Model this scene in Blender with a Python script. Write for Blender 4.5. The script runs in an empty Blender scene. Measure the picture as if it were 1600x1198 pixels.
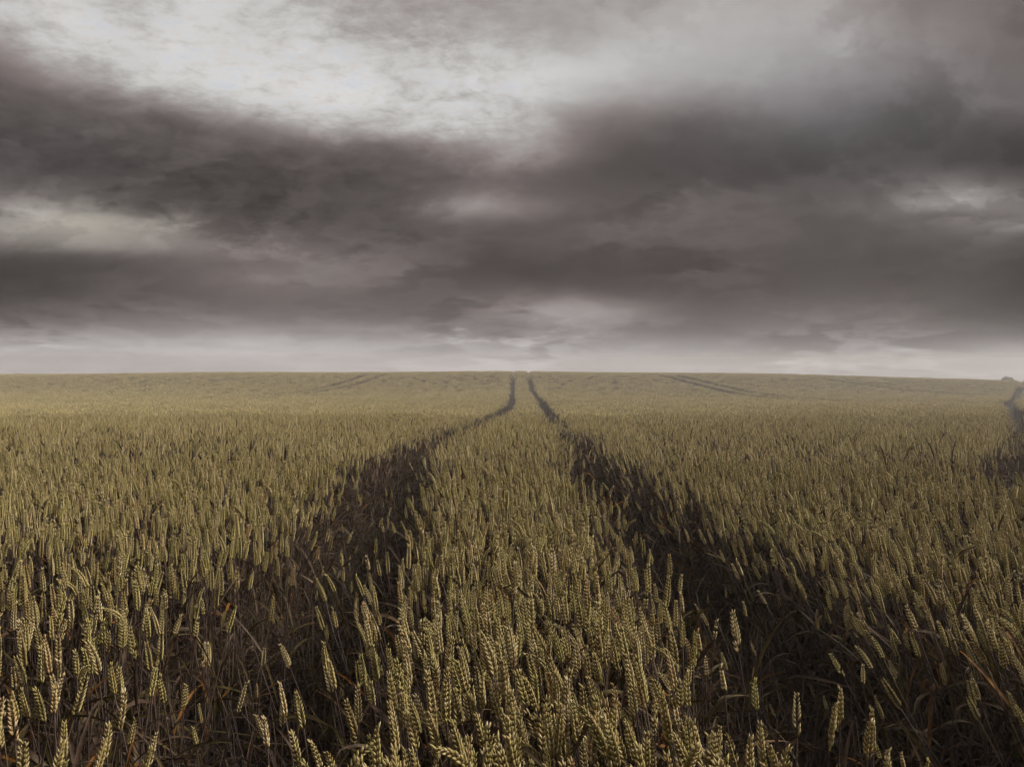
import bpy, math, random
import numpy as np
from mathutils import Vector, Matrix, Quaternion

random.seed(7)
rng = np.random.default_rng(11)
scene = bpy.context.scene
COL = scene.collection

# ------------------------------------------------------------------ camera
F = 1255.0                 # focal length in photograph pixels (1600 wide)
HZ = 565.0                 # photograph row of eye level
ZC = 1.34                  # eye height
PITCH = math.atan((599.0 - HZ) / F)
cam_d = bpy.data.cameras.new('camera')
cam_d.sensor_width = 36.0
cam_d.lens = 36.0 * F / 1600.0
cam_d.clip_start = 0.05
cam_d.clip_end = 6000.0
cam_d.dof.use_dof = False
cam = bpy.data.objects.new('camera', cam_d)
COL.objects.link(cam)
cam.location = (0, 0, ZC)
cam.rotation_euler = (math.radians(90) - PITCH, 0, 0)
scene.camera = cam

# ------------------------------------------------------------------ render / exposure
scene.view_settings.view_transform = 'Standard'
scene.view_settings.look = 'None'
scene.view_settings.exposure = 1.72
scene.view_settings.gamma = 1.0
scene.view_settings.use_curve_mapping = False
scene.render.engine = 'CYCLES'
scene.cycles.max_bounces = 5
scene.cycles.diffuse_bounces = 2
scene.cycles.glossy_bounces = 1
scene.cycles.transmission_bounces = 2
scene.cycles.volume_bounces = 0
scene.cycles.use_denoising = True
scene.cycles.use_adaptive_sampling = True
scene.cycles.adaptive_threshold = 0.025
scene.cycles.adaptive_min_samples = 16

# ------------------------------------------------------------------ sun
SUN_AZ = math.radians(86)      # from the right, low behind the cloud
SUN_EL = math.radians(36)
sun_d = bpy.data.lights.new('sun', 'SUN')
sun_d.energy = 1.5
sun_d.angle = math.radians(10)
sun_d.color = (1.0, 0.93, 0.80)
sun = bpy.data.objects.new('sun', sun_d)
COL.objects.link(sun)
sdir = Vector((math.sin(SUN_AZ) * math.cos(SUN_EL), math.cos(SUN_AZ) * math.cos(SUN_EL), math.sin(SUN_EL)))
sun.rotation_euler = (-sdir).to_track_quat('-Z', 'Y').to_euler()
sun.location = sdir * 50

# ------------------------------------------------------------------ node helper
class NT:
    def __init__(self, tree):
        self.t = tree
    def n(self, typ, **kw):
        nd = self.t.nodes.new(typ)
        for k, v in kw.items():
            setattr(nd, k, v)
        return nd
    def link(self, a, b):
        self.t.links.new(a, b)
    def put(self, sock, v):
        if isinstance(v, (int, float, tuple, list)):
            sock.default_value = v
        else:
            self.link(v, sock)
    def m(self, op, a, b=None, c=None, clamp=False):
        nd = self.n('ShaderNodeMath', operation=op, use_clamp=clamp)
        for i, v in enumerate((a, b, c)):
            if v is not None:
                self.put(nd.inputs[i], v)
        return nd.outputs[0]
    def comb(self, x, y, z):
        nd = self.n('ShaderNodeCombineXYZ')
        for i, v in enumerate((x, y, z)):
            self.put(nd.inputs[i], v)
        return nd.outputs[0]
    def smooth(self, v, a, b, lo=0.0, hi=1.0, mode='SMOOTHSTEP'):
        nd = self.n('ShaderNodeMapRange', interpolation_type=mode, clamp=True)
        self.put(nd.inputs[0], v)
        nd.inputs[1].default_value = a; nd.inputs[2].default_value = b
        nd.inputs[3].default_value = lo; nd.inputs[4].default_value = hi
        return nd.outputs[0]
    def mixf(self, f, a, b):
        nd = self.n('ShaderNodeMix', data_type='FLOAT')
        self.put(nd.inputs[0], f); self.put(nd.inputs[2], a); self.put(nd.inputs[3], b)
        return nd.outputs[0]
    def mixc(self, f, a, b, blend='MIX'):
        nd = self.n('ShaderNodeMix', data_type='RGBA', blend_type=blend)
        self.put(nd.inputs[0], f); self.put(nd.inputs[6], a); self.put(nd.inputs[7], b)
        return nd.outputs[2]
    def noise(self, vec, scale, detail=4.0, rough=0.5, lac=2.0, dist=0.0):
        nd = self.n('ShaderNodeTexNoise')
        self.put(nd.inputs['Vector'], vec)
        nd.inputs['Scale'].default_value = scale
        nd.inputs['Detail'].default_value = detail
        nd.inputs['Roughness'].default_value = rough
        nd.inputs['Lacunarity'].default_value = lac
        nd.inputs['Distortion'].default_value = dist
        return nd

# ------------------------------------------------------------------ sky: layered storm cloud over a clear sky
def build_world():
    w = bpy.data.worlds.new('World')
    scene.world = w
    w.use_nodes = True
    w.cycles.sampling_method = 'MANUAL'
    w.cycles.sample_map_resolution = 256
    t = w.node_tree
    t.nodes.clear()
    N = NT(t)
    out = N.n('ShaderNodeOutputWorld')
    bg = N.n('ShaderNodeBackground')
    N.link(bg.outputs[0], out.inputs[0])
    tc = N.n('ShaderNodeTexCoord')
    sep = N.n('ShaderNodeSeparateXYZ')
    N.link(tc.outputs['Generated'], sep.inputs[0])
    dx, dy, dz = sep.outputs
    # clear sky seen through the thin places
    sky = N.n('ShaderNodeTexSky', sky_type='NISHITA')
    sky.sun_disc = False
    sky.sun_elevation = SUN_EL
    sky.sun_rotation = SUN_AZ
    sky.air_density = 1.2
    sky.dust_density = 2.0
    skyc = N.mixc(1.0, sky.outputs[0], (0.12, 0.12, 0.12, 1), 'MULTIPLY')
    # bearing and height over the horizon
    az = N.m('ARCTAN2', dx, dy)
    azc = N.m('MINIMUM', N.m('MAXIMUM', az, -0.62), 0.62)
    hor = N.m('SQRT', N.m('ADD', N.m('MULTIPLY', dx, dx), N.m('MULTIPLY', dy, dy)))
    tel = N.m('DIVIDE', dz, N.m('MAXIMUM', hor, 0.05))
    u0 = N.m('TANGENT', azc)
    v0 = N.m('DIVIDE', tel, N.m('COSINE', azc))
    # cloud sheet coordinates (flat layer seen in perspective)
    inv = N.m('DIVIDE', 1.0, N.m('ADD', N.m('MAXIMUM', dz, 0.0), 0.10))
    px = N.m('MULTIPLY', dx, inv)
    py = N.m('MULTIPLY', dy, inv)
    P = N.comb(px, py, 0.0)
    # drifting of the outlines
    wv = N.comb(u0, N.m('MULTIPLY', v0, 2.2), 0.3)
    wn = N.noise(wv, 4.2, 5.0, 0.58)
    wsep = N.n('ShaderNodeSeparateColor')
    N.link(wn.outputs['Color'], wsep.inputs[0])
    low = N.smooth(v0, 0.0, 0.12, 0.22, 1.0)
    u = N.m('ADD', u0, N.m('MULTIPLY', N.m('SUBTRACT', wsep.outputs[0], 0.5), 0.11))
    v = N.m('ADD', v0, N.m('MULTIPLY', N.m('MULTIPLY', N.m('SUBTRACT', wsep.outputs[1], 0.5), 0.05), low))
    # broad tone by height over the horizon, then the banks and breaks: centre, size, slant, lighter or darker
    tones = [(-0.004, 0.705), (0.0199, 0.628), (0.0438, 0.509), (0.0677, 0.425), (0.0916, 0.366), (0.1155, 0.341), (0.1394, 0.356), (0.1633, 0.383), (0.1873, 0.388), (0.2112, 0.37), (0.2351, 0.35), (0.259, 0.364), (0.2829, 0.415), (0.3068, 0.497), (0.3307, 0.581), (0.3546, 0.653), (0.3785, 0.672), (0.4024, 0.658), (0.4263, 0.643), (0.4502, 0.63)]
    fc = N.n('ShaderNodeFloatCurve')
    c = fc.mapping.curves[0]
    pts = [((vv + 0.05) / 0.6, tt) for vv, tt in tones]
    c.points[0].location = pts[0]
    c.points[-1].location = pts[-1]
    for q in pts[1:-1]:
        c.points.new(*q)
    fc.mapping.extend = 'HORIZONTAL'
    fc.mapping.update()
    N.link(N.m('DIVIDE', N.m('ADD', v, 0.05), 0.6), fc.inputs['Value'])
    L = fc.outputs[0]
    banks = [
        (-0.1495, 0.3194, 0.2615, 0.0182, 0.0056, 0.1096), (-0.1003, 0.2525, 0.5, 0.0449, 0.4371, 0.0487), (-0.5242, 0.1467, 0.1453, 0.0192, 3.1358, 0.2089),
        (0.5453, 0.3623, 0.1872, 0.0409, 3.1345, -0.1233), (-0.6531, 0.3074, 0.2647, 0.036, 0.04, -0.0903), (0.6381, 0.4283, 0.1605, 0.0862, 2.7729, -0.1803),
        (0.5223, 0.1905, 0.065, 0.0138, 0.025, 0.1319), (-0.3143, 0.3299, 0.1052, 0.0313, 3.0873, 0.1274), (-0.5661, 0.4735, 0.1262, 0.06, 1.652, 0.1111),
        (0.0167, 0.265, 0.0676, 0.0327, 0.092, 0.1699), (-0.3929, 0.4542, 0.0587, 0.0488, 0.3931, 0.0909), (-0.0271, 0.1967, 0.0807, 0.0233, 3.1307, 0.163),
        (0.5004, 0.3136, 0.0827, 0.0297, 3.1374, -0.0569), (0.0702, 0.0675, 0.0997, 0.0219, 3.1197, 0.1896), (-0.5138, 0.172, 0.1158, 0.0152, 0.0021, 0.1891),
        (-0.3179, 0.0994, 0.0942, 0.0221, 3.0704, 0.0764), (-0.0566, 0.3445, 0.1587, 0.0308, 3.1214, 0.1104), (-0.401, 0.3715, 0.2249, 0.0515, 2.8874, 0.1491),
        (-0.1015, 0.2915, 0.1368, 0.0196, 0.0278, 0.1962), (-0.0499, 0.4491, 0.4282, 0.0373, 2.9027, -0.0346), (-0.1952, 0.1646, 0.1778, 0.0838, 2.2949, -0.0854),
        (-0.3016, 0.4314, 0.201, 0.0654, 2.679, 0.0883), (-0.7293, 0.1467, 0.2026, 0.0319, 0.2332, 0.1588), (-0.548, 0.0485, 0.2852, 0.064, 2.8891, -0.1027),
        (-0.242, 0.285, 0.0717, 0.0434, 0.3419, 0.0787), (0.6575, 0.0627, 0.2147, 0.0409, 0.2325, -0.0724), (0.4835, 0.448, 0.0708, 0.0511, 2.5844, -0.0504),
        (0.657, 0.1762, 0.0733, 0.1518, 0.4182, -0.0701), (-0.4056, 0.0126, 0.3344, 0.04, 3.0977, 0.1359), (-0.1702, 0.1486, 0.4716, 0.0386, 2.8866, -0.0743),
        (0.679, 0.1817, 0.1691, 0.0328, 2.9944, 0.2392), (-0.654, 0.3619, 0.1876, 0.0434, 2.9873, -0.2266), (-0.4601, 0.3521, 0.058, 0.0156, 0.0265, 0.1055),
        (-0.1759, 0.1227, 0.1403, 0.0439, 3.0615, 0.2125)]
    UV = N.comb(u, v, 0.0)
    for (uc, vc, su, sv, th, am) in banks:
        mp = N.n('ShaderNodeMapping', vector_type='TEXTURE')
        N.link(UV, mp.inputs['Vector'])
        mp.inputs['Location'].default_value = (uc, vc, 0)
        mp.inputs['Rotation'].default_value = (0, 0, th)
        mp.inputs['Scale'].default_value = (su, sv, 1)
        dt = N.n('ShaderNodeVectorMath', operation='DOT_PRODUCT')
        N.link(mp.outputs[0], dt.inputs[0]); N.link(mp.outputs[0], dt.inputs[1])
        L = N.m('MULTIPLY_ADD', N.m('POWER', 0.36788, dt.outputs['Value']), am, L)
    L = N.mixf(0.55, L, N.smooth(L, 0.24, 0.92, 0.235, 0.87))
    # the same kind of sheet all round: banks of middle grey, lighter overhead
    gn = N.noise(P, 0.55, 3.0, 0.5)
    gen = N.m('ADD', N.smooth(gn.outputs[0], 0.3, 0.7, 0.32, 0.56), N.smooth(dz, 0.3, 0.9, 0.0, 0.14))
    side = N.m('MAXIMUM', N.smooth(N.m('ABSOLUTE', az), 0.58, 1.0), N.smooth(tel, 0.46, 0.85))
    L = N.mixf(side, L, gen)
    # sheets of heaped cloud, one behind the other: soft inside, with a defined upper rim
    hv0 = N.m('LOGARITHM', N.m('ADD', N.m('MAXIMUM', v0, -0.04), 0.12), 2.718)
    wu = N.m('SUBTRACT', wsep.outputs[0], 0.5)
    ww = N.m('SUBTRACT', wsep.outputs[2], 0.5)
    def sheet(su, sv, seed, lo, hi, detail, rough):
        c = N.comb(N.m('MULTIPLY_ADD', wu, 0.9, N.m('MULTIPLY', u0, su)), N.m('MULTIPLY_ADD', ww, 0.5, N.m('MULTIPLY', hv0, sv)), seed)
        n = N.noise(c, 1.0, detail, rough, 2.1).outputs[0]
        rim = N.smooth(n, lo, hi)
        body = N.smooth(n, hi, hi + 0.22)
        return rim, body
    r1, d1 = sheet(5.0, 3.4, 1.7, 0.455, 0.54, 5.0, 0.56)
    r2, d2 = sheet(11.0, 6.5, 6.3, 0.45, 0.54, 5.0, 0.58)
    wn2 = N.noise(N.comb(u0, N.m('MULTIPLY', v0, 1.8), 4.1), 4.0, 1.0, 0.5)
    calm = N.m('MULTIPLY', N.smooth(wn2.outputs[0], 0.35, 0.62, 0.35, 1.15), N.smooth(v0, 0.24, 0.36, 1.0, 0.45))
    fine = N.noise(P, 11.0, 5.0, 0.68, 2.2, 0.25)
    t1 = N.m('SUBTRACT', N.m('SUBTRACT', r1, 0.42), N.m('MULTIPLY', d1, 1.1))
    t2 = N.m('SUBTRACT', N.m('SUBTRACT', r2, 0.42), N.m('MULTIPLY', d2, 1.1))
    det = N.m('ADD', N.m('MULTIPLY', t1, 0.080), N.m('MULTIPLY', t2, N.smooth(v0, 0.02, 0.10, 0.080, 0.052)))
    det = N.m('MULTIPLY', N.m('MULTIPLY', det, calm), N.smooth(L, 0.30, 0.5, 0.5, 1.2))
    finea = N.m('MULTIPLY', N.m('SUBTRACT', fine.outputs[0], 0.52), N.m('MULTIPLY', N.smooth(L, 0.45, 0.75, 0.10, 0.44), N.smooth(v0, 0.12, 0.26)))
    finea = N.m('MULTIPLY', finea, N.smooth(u, -0.06, 0.14, 1.0, 0.12))
    L = N.m('ADD', L, N.m('ADD', det, finea))
    L = N.m('MAXIMUM', L, 0.2)
    lin = N.m('POWER', L, 2.2)
    # tint: warm mauve grey; bluer where thin or to the right, straw at the low left break
    def blob(uc, vc, su, sv):
        a = N.m('DIVIDE', N.m('SUBTRACT', u, uc), su)
        b = N.m('DIVIDE', N.m('SUBTRACT', v, vc), sv)
        return N.m('EXPONENT', N.m('MULTIPLY', N.m('ADD', N.m('MULTIPLY', a, a), N.m('MULTIPLY', b, b)), -1.0))
    tint = N.mixc(N.smooth(wsep.outputs[2], 0.4, 0.6), (1.145, 0.953, 0.915, 1), (1.12, 0.957, 0.92, 1))
    tint = N.mixc(N.smooth(L, 0.42, 0.74), tint, (1.025, 0.995, 0.965, 1))
    tint = N.mixc(N.m('MULTIPLY', N.smooth(v0, 0.09, 0.0), 0.8), tint, (1.05, 0.965, 0.975, 1))
    tint = N.mixc(N.m('MULTIPLY', blob(0.42, 0.31, 0.26, 0.10), 0.6), tint, (0.97, 0.975, 1.05, 1))
    tint = N.mixc(N.m('MULTIPLY', blob(-0.62, 0.25, 0.16, 0.08), 0.25), tint, (0.97, 0.97, 1.06, 1))
    tint = N.mixc(N.m('MULTIPLY', blob(-0.53, 0.165, 0.16, 0.035), 1.0), tint, (1.075, 0.99, 0.87, 1))
    tint = N.mixc(N.m('MULTIPLY', blob(0.60, 0.16, 0.16, 0.12), 0.3), tint, (0.985, 1.0, 0.955, 1))
    lc = N.comb(lin, lin, lin)
    cloud = N.mixc(1.0, lc, tint, 'MULTIPLY')
    thin = N.m('MULTIPLY', N.smooth(L, 0.72, 0.95), N.smooth(fine.outputs[0], 0.42, 0.7, 0.0, 0.45))
    thin = N.m('MULTIPLY', thin, N.smooth(v0, 0.15, 0.25))
    final = N.mixc(thin, cloud, skyc)
    N.link(final, bg.inputs[0])
    bg.inputs[1].default_value = 2.0 ** -1.72
build_world()

# ------------------------------------------------------------------ terrain
PD = np.array([-60, 0, 1.2, 2.4, 3, 4.85, 6, 7.1, 8.5, 11.7, 16.4, 25.8, 36, 48.8, 56, 62.8, 67.6, 72, 75, 78, 84, 100, 160, 300, 600, 1600, 5000.])
PH = np.array([.3, .46, .50, .575, .59, .63, .67, .72, .79, .96, 1.17, 1.54, 1.86, 2.08, 2.03, 1.78, 1.46, 1.13, 1.02, 1.0, 1.12, 1.9, 4.6, 10.2, 24, 75, 260.])
_fd = np.concatenate([np.arange(-60, 120, 0.25), np.arange(120, 5000, 20.)])
_fh = np.interp(_fd, PD, PH)
def _smooth(a, k):
    ker = np.hanning(k); ker /= ker.sum()
    n = 720
    b = a.copy()
    p = np.pad(a[:n], (k // 2, k // 2), mode='edge')
    b[:n] = np.convolve(p, ker, 'same')[k // 2:k // 2 + n]
    return b
_s1 = _smooth(_fh, 9); _s2 = _smooth(_fh, 25)
_w = np.clip((_fd - 6) / 10, 0, 1) * np.clip((112 - _fd) / 4, 0, 1)
_fh = _s1 * (1 - _w) + _s2 * _w
CANOPY = 0.75
def side_drop(X, Y):
    k = np.clip((np.asarray(Y, float) - 15) / 55, 0, 1); k = k * k * (3 - 2 * k)
    r = np.where(X > 0, 0.95, 0.26) * np.minimum((np.asarray(X, float) / 51.0) ** 2, 3.0)
    return r * k
def canopy_z(X, Y):
    X = np.asarray(X, float); Y = np.asarray(Y, float)
    und = 0.02 * np.sin(X * 1.3 + 0.7) * np.sin(Y * 0.9 + 0.4) + 0.05 * np.sin(X * 0.23 + 2) * np.sin(Y * 0.17)
    return ZC - np.interp(Y, _fd, _fh) - side_drop(X, Y) + und * np.clip((Y - 2) / 6, 0, 1)
def ground_z(X, Y):
    return canopy_z(X, Y) - CANOPY

# ------------------------------------------------------------------ wheel tracks (world X along Y)
def track(Ys, Xs, w, name, ww=None):
    return dict(Y=np.array(Ys, float), X=np.array(Xs, float), w=w, name=name, ww=ww)
TRACKS = [
    track([-3, 1.2, 2, 2.6, 4, 5, 6, 7.1, 8.5, 11.7, 16.4, 25.8, 36, 48, 63, 75, 110],
          [-.43, -.45, -.51, -.58, -.67, -.70, -.71, -.71, -.70, -.64, -.54, -.27, -.04, .02, .08, .12, .2], .20, 'left', ([1.2, 3, 4.5, 9, 14, 20, 32, 40], [1.0, 1.15, 1.3, 1.3, 1.5, 1.7, 1.5, 1.1])),
    track([-3, 1.2, 2, 2.6, 4, 5, 6, 7.1, 8.5, 11.7, 16.4, 25.8, 36, 48, 63, 75, 110],
          [.90, .88, .83, .78, .72, .70, .69, .69, .70, .755, .86, 1.13, 1.41, 1.43, 1.48, 1.62, 1.8], .215, 'right', ([1.2, 2.2, 3.2, 5, 12, 20, 34, 40], [1.5, 1.35, 1.1, 1.0, 1.1, 1.3, 1.3, 1.1])),
    track([4.3, 5.2, 7.1, 10, 13, 18, 25, 33, 42, 52, 63, 72, 90],
          [2.85, 3.4, 4.6, 6.42, 8.33, 11.4, 15.7, 20.5, 26.0, 32.6, 39.8, 45.6, 57], .25, 'edge', ([4.3, 8, 16, 24], [.75, .9, 1.1, 1.2])),
]
def img_track(pts, w):
    """a tramline on the far slope, given by photograph points that are laid on the canopy"""
    rowd = np.linspace(12, 80, 600)
    out = []
    for (x, y) in pts:
        best = None
        uu = (x - 800) / F
        zz = canopy_z(uu * rowd, rowd)
        yy = HZ + F * (ZC - zz) / rowd
        k = np.argmin(np.abs(yy - y) + np.where(rowd < 40, 0.0, 0))
        out.append((rowd[k], uu * rowd[k]))
    out.sort()
    Y = [o[0] for o in out]; X = [o[1] for o in out]
    return track(Y, X, w, 'far')
FAR = [
    img_track([(1030, 585.5), (1055, 591), (1105, 604), (1180, 618), (1245, 624)], .42),
    img_track([(1056, 585.5), (1085, 592), (1130, 602.5), (1190, 614), (1250, 621), (1320, 626)], .42),
    img_track([(1290, 592), (1340, 599), (1400, 607), (1470, 613), (1540, 617)], .46),
    img_track([(603, 583.5), (585, 590), (548, 602), (500, 611), (440, 618), (380, 623)], .27),
    img_track([(580, 583.5), (545, 594), (500, 606), (440, 614)], .27),
    img_track([(405, 588), (340, 596), (270, 604), (200, 611), (140, 615)], .25),
    img_track([(130, 594), (60, 601), (0, 606)], .22),
]
def hashnoise(X, Y, s):
    return (np.sin(X * 12.99 / s + Y * 7.23 / s) + np.sin(X * 5.1 / s - Y * 9.7 / s + 1.3) + np.sin(X * 2.3 / s + Y * 3.1 / s + 4.0)) / 3
def track_dist(X, Y, tracks):
    """signed distance (in m, negative inside) to the nearest wheel track edge"""
    d = np.full(np.shape(X), 9.0)
    for t in tracks:
        lo, hi = t['Y'][0], t['Y'][-1]
        tx = np.interp(Y, t['Y'], t['X'])
        e = 0.05
        sl = (np.interp(np.clip(Y + e, lo, hi), t['Y'], t['X']) - np.interp(np.clip(Y - e, lo, hi), t['Y'], t['X'])) / (2 * e)
        dd = np.abs(X - tx) / np.sqrt(1 + sl * sl)
        w = t['w'] * (1 + 0.10 * hashnoise(X * 0 + tx, Y, 3.0))
        if t['ww']:
            w = w * np.interp(Y, *t['ww'])
        dd = np.where((Y >= lo) & (Y <= hi), dd - w, 9.0)
        d = np.minimum(d, dd)
    return d

# ------------------------------------------------------------------ materials
def new_mat(name):
    m = bpy.data.materials.new(name)
    m.use_nodes = True
    m.node_tree.nodes.clear()
    N = NT(m.node_tree)
    out = N.n('ShaderNodeOutputMaterial')
    return m, N, out
def ramp(N, fac, stops):
    r = N.n('ShaderNodeValToRGB')
    e = r.color_ramp.elements
    while len(e) < len(stops):
        e.new(0.5)
    for el, (p, c) in zip(e, stops):
        el.position = p; el.color = (*c, 1)
    N.put(r.inputs[0], fac)
    return r.outputs[0]
def rand_value(N):
    oi = N.n('ShaderNodeObjectInfo')
    at = N.n('ShaderNodeAttribute', attribute_name='rnd')
    s = N.m('ADD', oi.outputs['Random'], at.outputs['Fac'])
    return N.m('FRACT', s), oi
def crop_patch(N):
    g = N.n('ShaderNodeNewGeometry')
    return N.noise(g.outputs['Position'], 0.22, 3.0, 0.6).outputs[0], g

def mat_ear():
    m, N, out = new_mat('wheat_ear')
    r, oi = rand_value(N)
    base = ramp(N, r, [(0.0, (.20, .15, .065)), (.15, (.33, .275, .115)), (.32, (.29, .27, .095)), (.48, (.41, .35, .165)), (.62, (.36, .325, .13)), (.76, (.42, .36, .20)), (.87, (.48, .42, .23)), (.93, (.34, .225, .10)), (1.0, (.62, .56, .36))])
    patch, g = crop_patch(N)
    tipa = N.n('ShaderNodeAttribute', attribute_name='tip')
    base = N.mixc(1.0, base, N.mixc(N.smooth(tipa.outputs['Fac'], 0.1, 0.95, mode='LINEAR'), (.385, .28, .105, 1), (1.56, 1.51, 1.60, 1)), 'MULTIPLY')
    base = N.mixc(N.smooth(patch, 0.35, 0.68, 0.0, 0.25), base, (.37, .335, .155, 1))
    fine = N.noise(g.outputs['Position'], 260.0, 3.0, 0.6)
    base = N.mixc(1.0, base, N.mixc(N.smooth(fine.outputs[0], 0.3, 0.7), (.82, .80, .76, 1), (1.12, 1.12, 1.12, 1)), 'MULTIPLY')
    p = N.n('ShaderNodeBsdfPrincipled')
    N.link(base, p.inputs['Base Color'])
    p.inputs['Roughness'].default_value = 0.6
    p.inputs['Specular IOR Level'].default_value = 0.25
    tr = N.n('ShaderNodeBsdfTranslucent')
    N.link(base, tr.inputs[0])
    mx = N.n('ShaderNodeMixShader'); mx.inputs[0].default_value = 0.12
    N.link(p.outputs[0], mx.inputs[1]); N.link(tr.outputs[0], mx.inputs[2])
    N.link(mx.outputs[0], out.inputs[0])
    return m
def mat_stem():
    m, N, out = new_mat('wheat_stem')
    r, oi = rand_value(N)
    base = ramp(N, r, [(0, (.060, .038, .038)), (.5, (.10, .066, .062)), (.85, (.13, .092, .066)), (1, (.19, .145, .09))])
    g = N.n('ShaderNodeNewGeometry')
    fine = N.noise(g.outputs['Position'], 90.0, 3.0, 0.6)
    base = N.mixc(1.0, base, N.mixc(fine.outputs[0], (.55, .53, .55, 1), (1.05, 1.05, 1.0, 1)), 'MULTIPLY')
    p = N.n('ShaderNodeBsdfPrincipled')
    N.link(base, p.inputs['Base Color'])
    p.inputs['Roughness'].default_value = 0.55
    N.link(p.outputs[0], out.inputs[0])
    return m
def mat_leaf(name, stops):
    m, N, out = new_mat(name)
    r, oi = rand_value(N)
    base = ramp(N, r, stops)
    g = N.n('ShaderNodeNewGeometry')
    fine = N.noise(g.outputs['Position'], 45.0, 4.0, 0.65)
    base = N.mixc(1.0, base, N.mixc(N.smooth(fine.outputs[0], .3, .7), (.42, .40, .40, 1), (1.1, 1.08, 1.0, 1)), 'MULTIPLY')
    p = N.n('ShaderNodeBsdfPrincipled')
    N.link(base, p.inputs['Base Color'])
    p.inputs['Roughness'].default_value = 0.65
    p.inputs['Specular IOR Level'].default_value = 0.15
    tr = N.n('ShaderNodeBsdfTranslucent')
    N.link(base, tr.inputs[0])
    mx = N.n('ShaderNodeMixShader'); mx.inputs[0].default_value = 0.25
    N.link(p.outputs[0], mx.inputs[1]); N.link(tr.outputs[0], mx.inputs[2])
    N.link(mx.outputs[0], out.inputs[0])
    return m
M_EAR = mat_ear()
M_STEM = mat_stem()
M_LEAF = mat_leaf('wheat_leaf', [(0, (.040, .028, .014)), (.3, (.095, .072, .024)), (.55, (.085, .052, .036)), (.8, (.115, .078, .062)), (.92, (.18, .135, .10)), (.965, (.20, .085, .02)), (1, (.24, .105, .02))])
M_ORANGE = mat_leaf('withered_orange_leaf', [(0, (.42, .17, .035)), (1, (.50, .24, .05))])
def mat_soil():
    m, N, out = new_mat('field_soil')
    g = N.n('ShaderNodeNewGeometry')
    a = N.noise(g.outputs['Position'], 3.0, 6.0, 0.65)
    b = N.noise(g.outputs['Position'], 40.0, 5.0, 0.7)
    base = ramp(N, a.outputs[0], [(.3, (.020, .013, .012)), (.7, (.038, .026, .024))])
    base = N.mixc(1.0, base, N.mixc(b.outputs[0], (.6, .6, .6, 1), (1.4, 1.4, 1.4, 1)), 'MULTIPLY')
    p = N.n('ShaderNodeBsdfPrincipled')
    N.link(base, p.inputs['Base Color'])
    p.inputs['Roughness'].default_value = 0.9
    bm = N.n('ShaderNodeBump'); bm.inputs['Strength'].default_value = 0.6; bm.inputs['Distance'].default_value = 0.03
    N.link(b.outputs[0], bm.inputs['Height']); N.link(bm.outputs[0], p.inputs['Normal'])
    N.link(p.outputs[0], out.inputs[0])
    return m
M_SOIL = mat_soil()

# ------------------------------------------------------------------ ground sheet
def build_ground():
    ys = np.concatenate([np.arange(-6, 10, .12), np.arange(10, 30, .6), np.arange(30, 110, 2.0), np.geomspace(110, 190, 8)])
    a = np.concatenate([np.arange(0, 2.2, .11), np.geomspace(2.2, 160, 30)])
    xs = np.concatenate([-a[:0:-1], a])
    XX, YY = np.meshgrid(xs, ys)
    Z = ground_z(XX, np.minimum(YY, 5000))
    td = track_dist(XX, YY, TRACKS)
    rut = np.clip(-td / 0.12, 0, 1)
    Z = Z - 0.035 * rut + 0.012 * hashnoise(XX, YY, 1.7) * (np.abs(XX) < 4)
    # far away the land keeps falling to both sides
    Z = Z - 0.004 * np.maximum(np.abs(XX) - 90, 0)
    nx, ny = len(xs), len(ys)
    V = np.stack([XX, YY, Z], -1).reshape(-1, 3)
    idx = np.arange(nx * ny).reshape(ny, nx)
    Fq = np.stack([idx[:-1, :-1], idx[:-1, 1:], idx[1:, 1:], idx[1:, :-1]], -1).reshape(-1, 4)
    me = bpy.data.meshes.new('ground')
    me.from_pydata(V.tolist(), [], Fq.tolist())
    me.materials.append(M_SOIL)
    for p in me.polygons:
        p.use_smooth = True
    o = bpy.data.objects.new('ground', me)
    o['kind'] = 'structure'
    o['label'] = 'bare brown soil under the wheat and in the wheel tracks'
    COL.objects.link(o)
build_ground()

# ------------------------------------------------------------------ wheat geometry
class MB:
    """collects vertices, faces, material slots and a per-piece random value"""
    def __init__(self):
        self.v = []; self.f = []; self.m = []; self.r = []; self.t = []
    def add(self, verts, faces, mat=0, rnd=0.0, tip=None):
        o = len(self.v)
        self.t.extend(tip if tip else [0.5] * len(verts))
        self.v.extend([tuple(p) for p in verts])
        self.r.extend([rnd] * len(verts))
        for q in faces:
            self.f.append(tuple(i + o for i in q)); self.m.append(mat)
    def mesh(self, name, mats, smooth=True):
        me = bpy.data.meshes.new(name)
        me.from_pydata(self.v, [], self.f)
        for m in mats:
            me.materials.append(m)
        me.polygons.foreach_set('material_index', self.m)
        me.polygons.foreach_set('use_smooth', [smooth] * len(self.f))
        at = me.attributes.new('rnd', 'FLOAT', 'POINT')
        at.data.foreach_set('value', self.r)
        at = me.attributes.new('tip', 'FLOAT', 'POINT')
        at.data.foreach_set('value', self.t)
        me.update()
        return me

def frame_from(tangent, side_hint):
    t = tangent.normalized()
    s = side_hint - t * side_hint.dot(t)
    if s.length < 1e-5:
        s = t.orthogonal()
    s.normalize()
    return t, s, t.cross(s)

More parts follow.
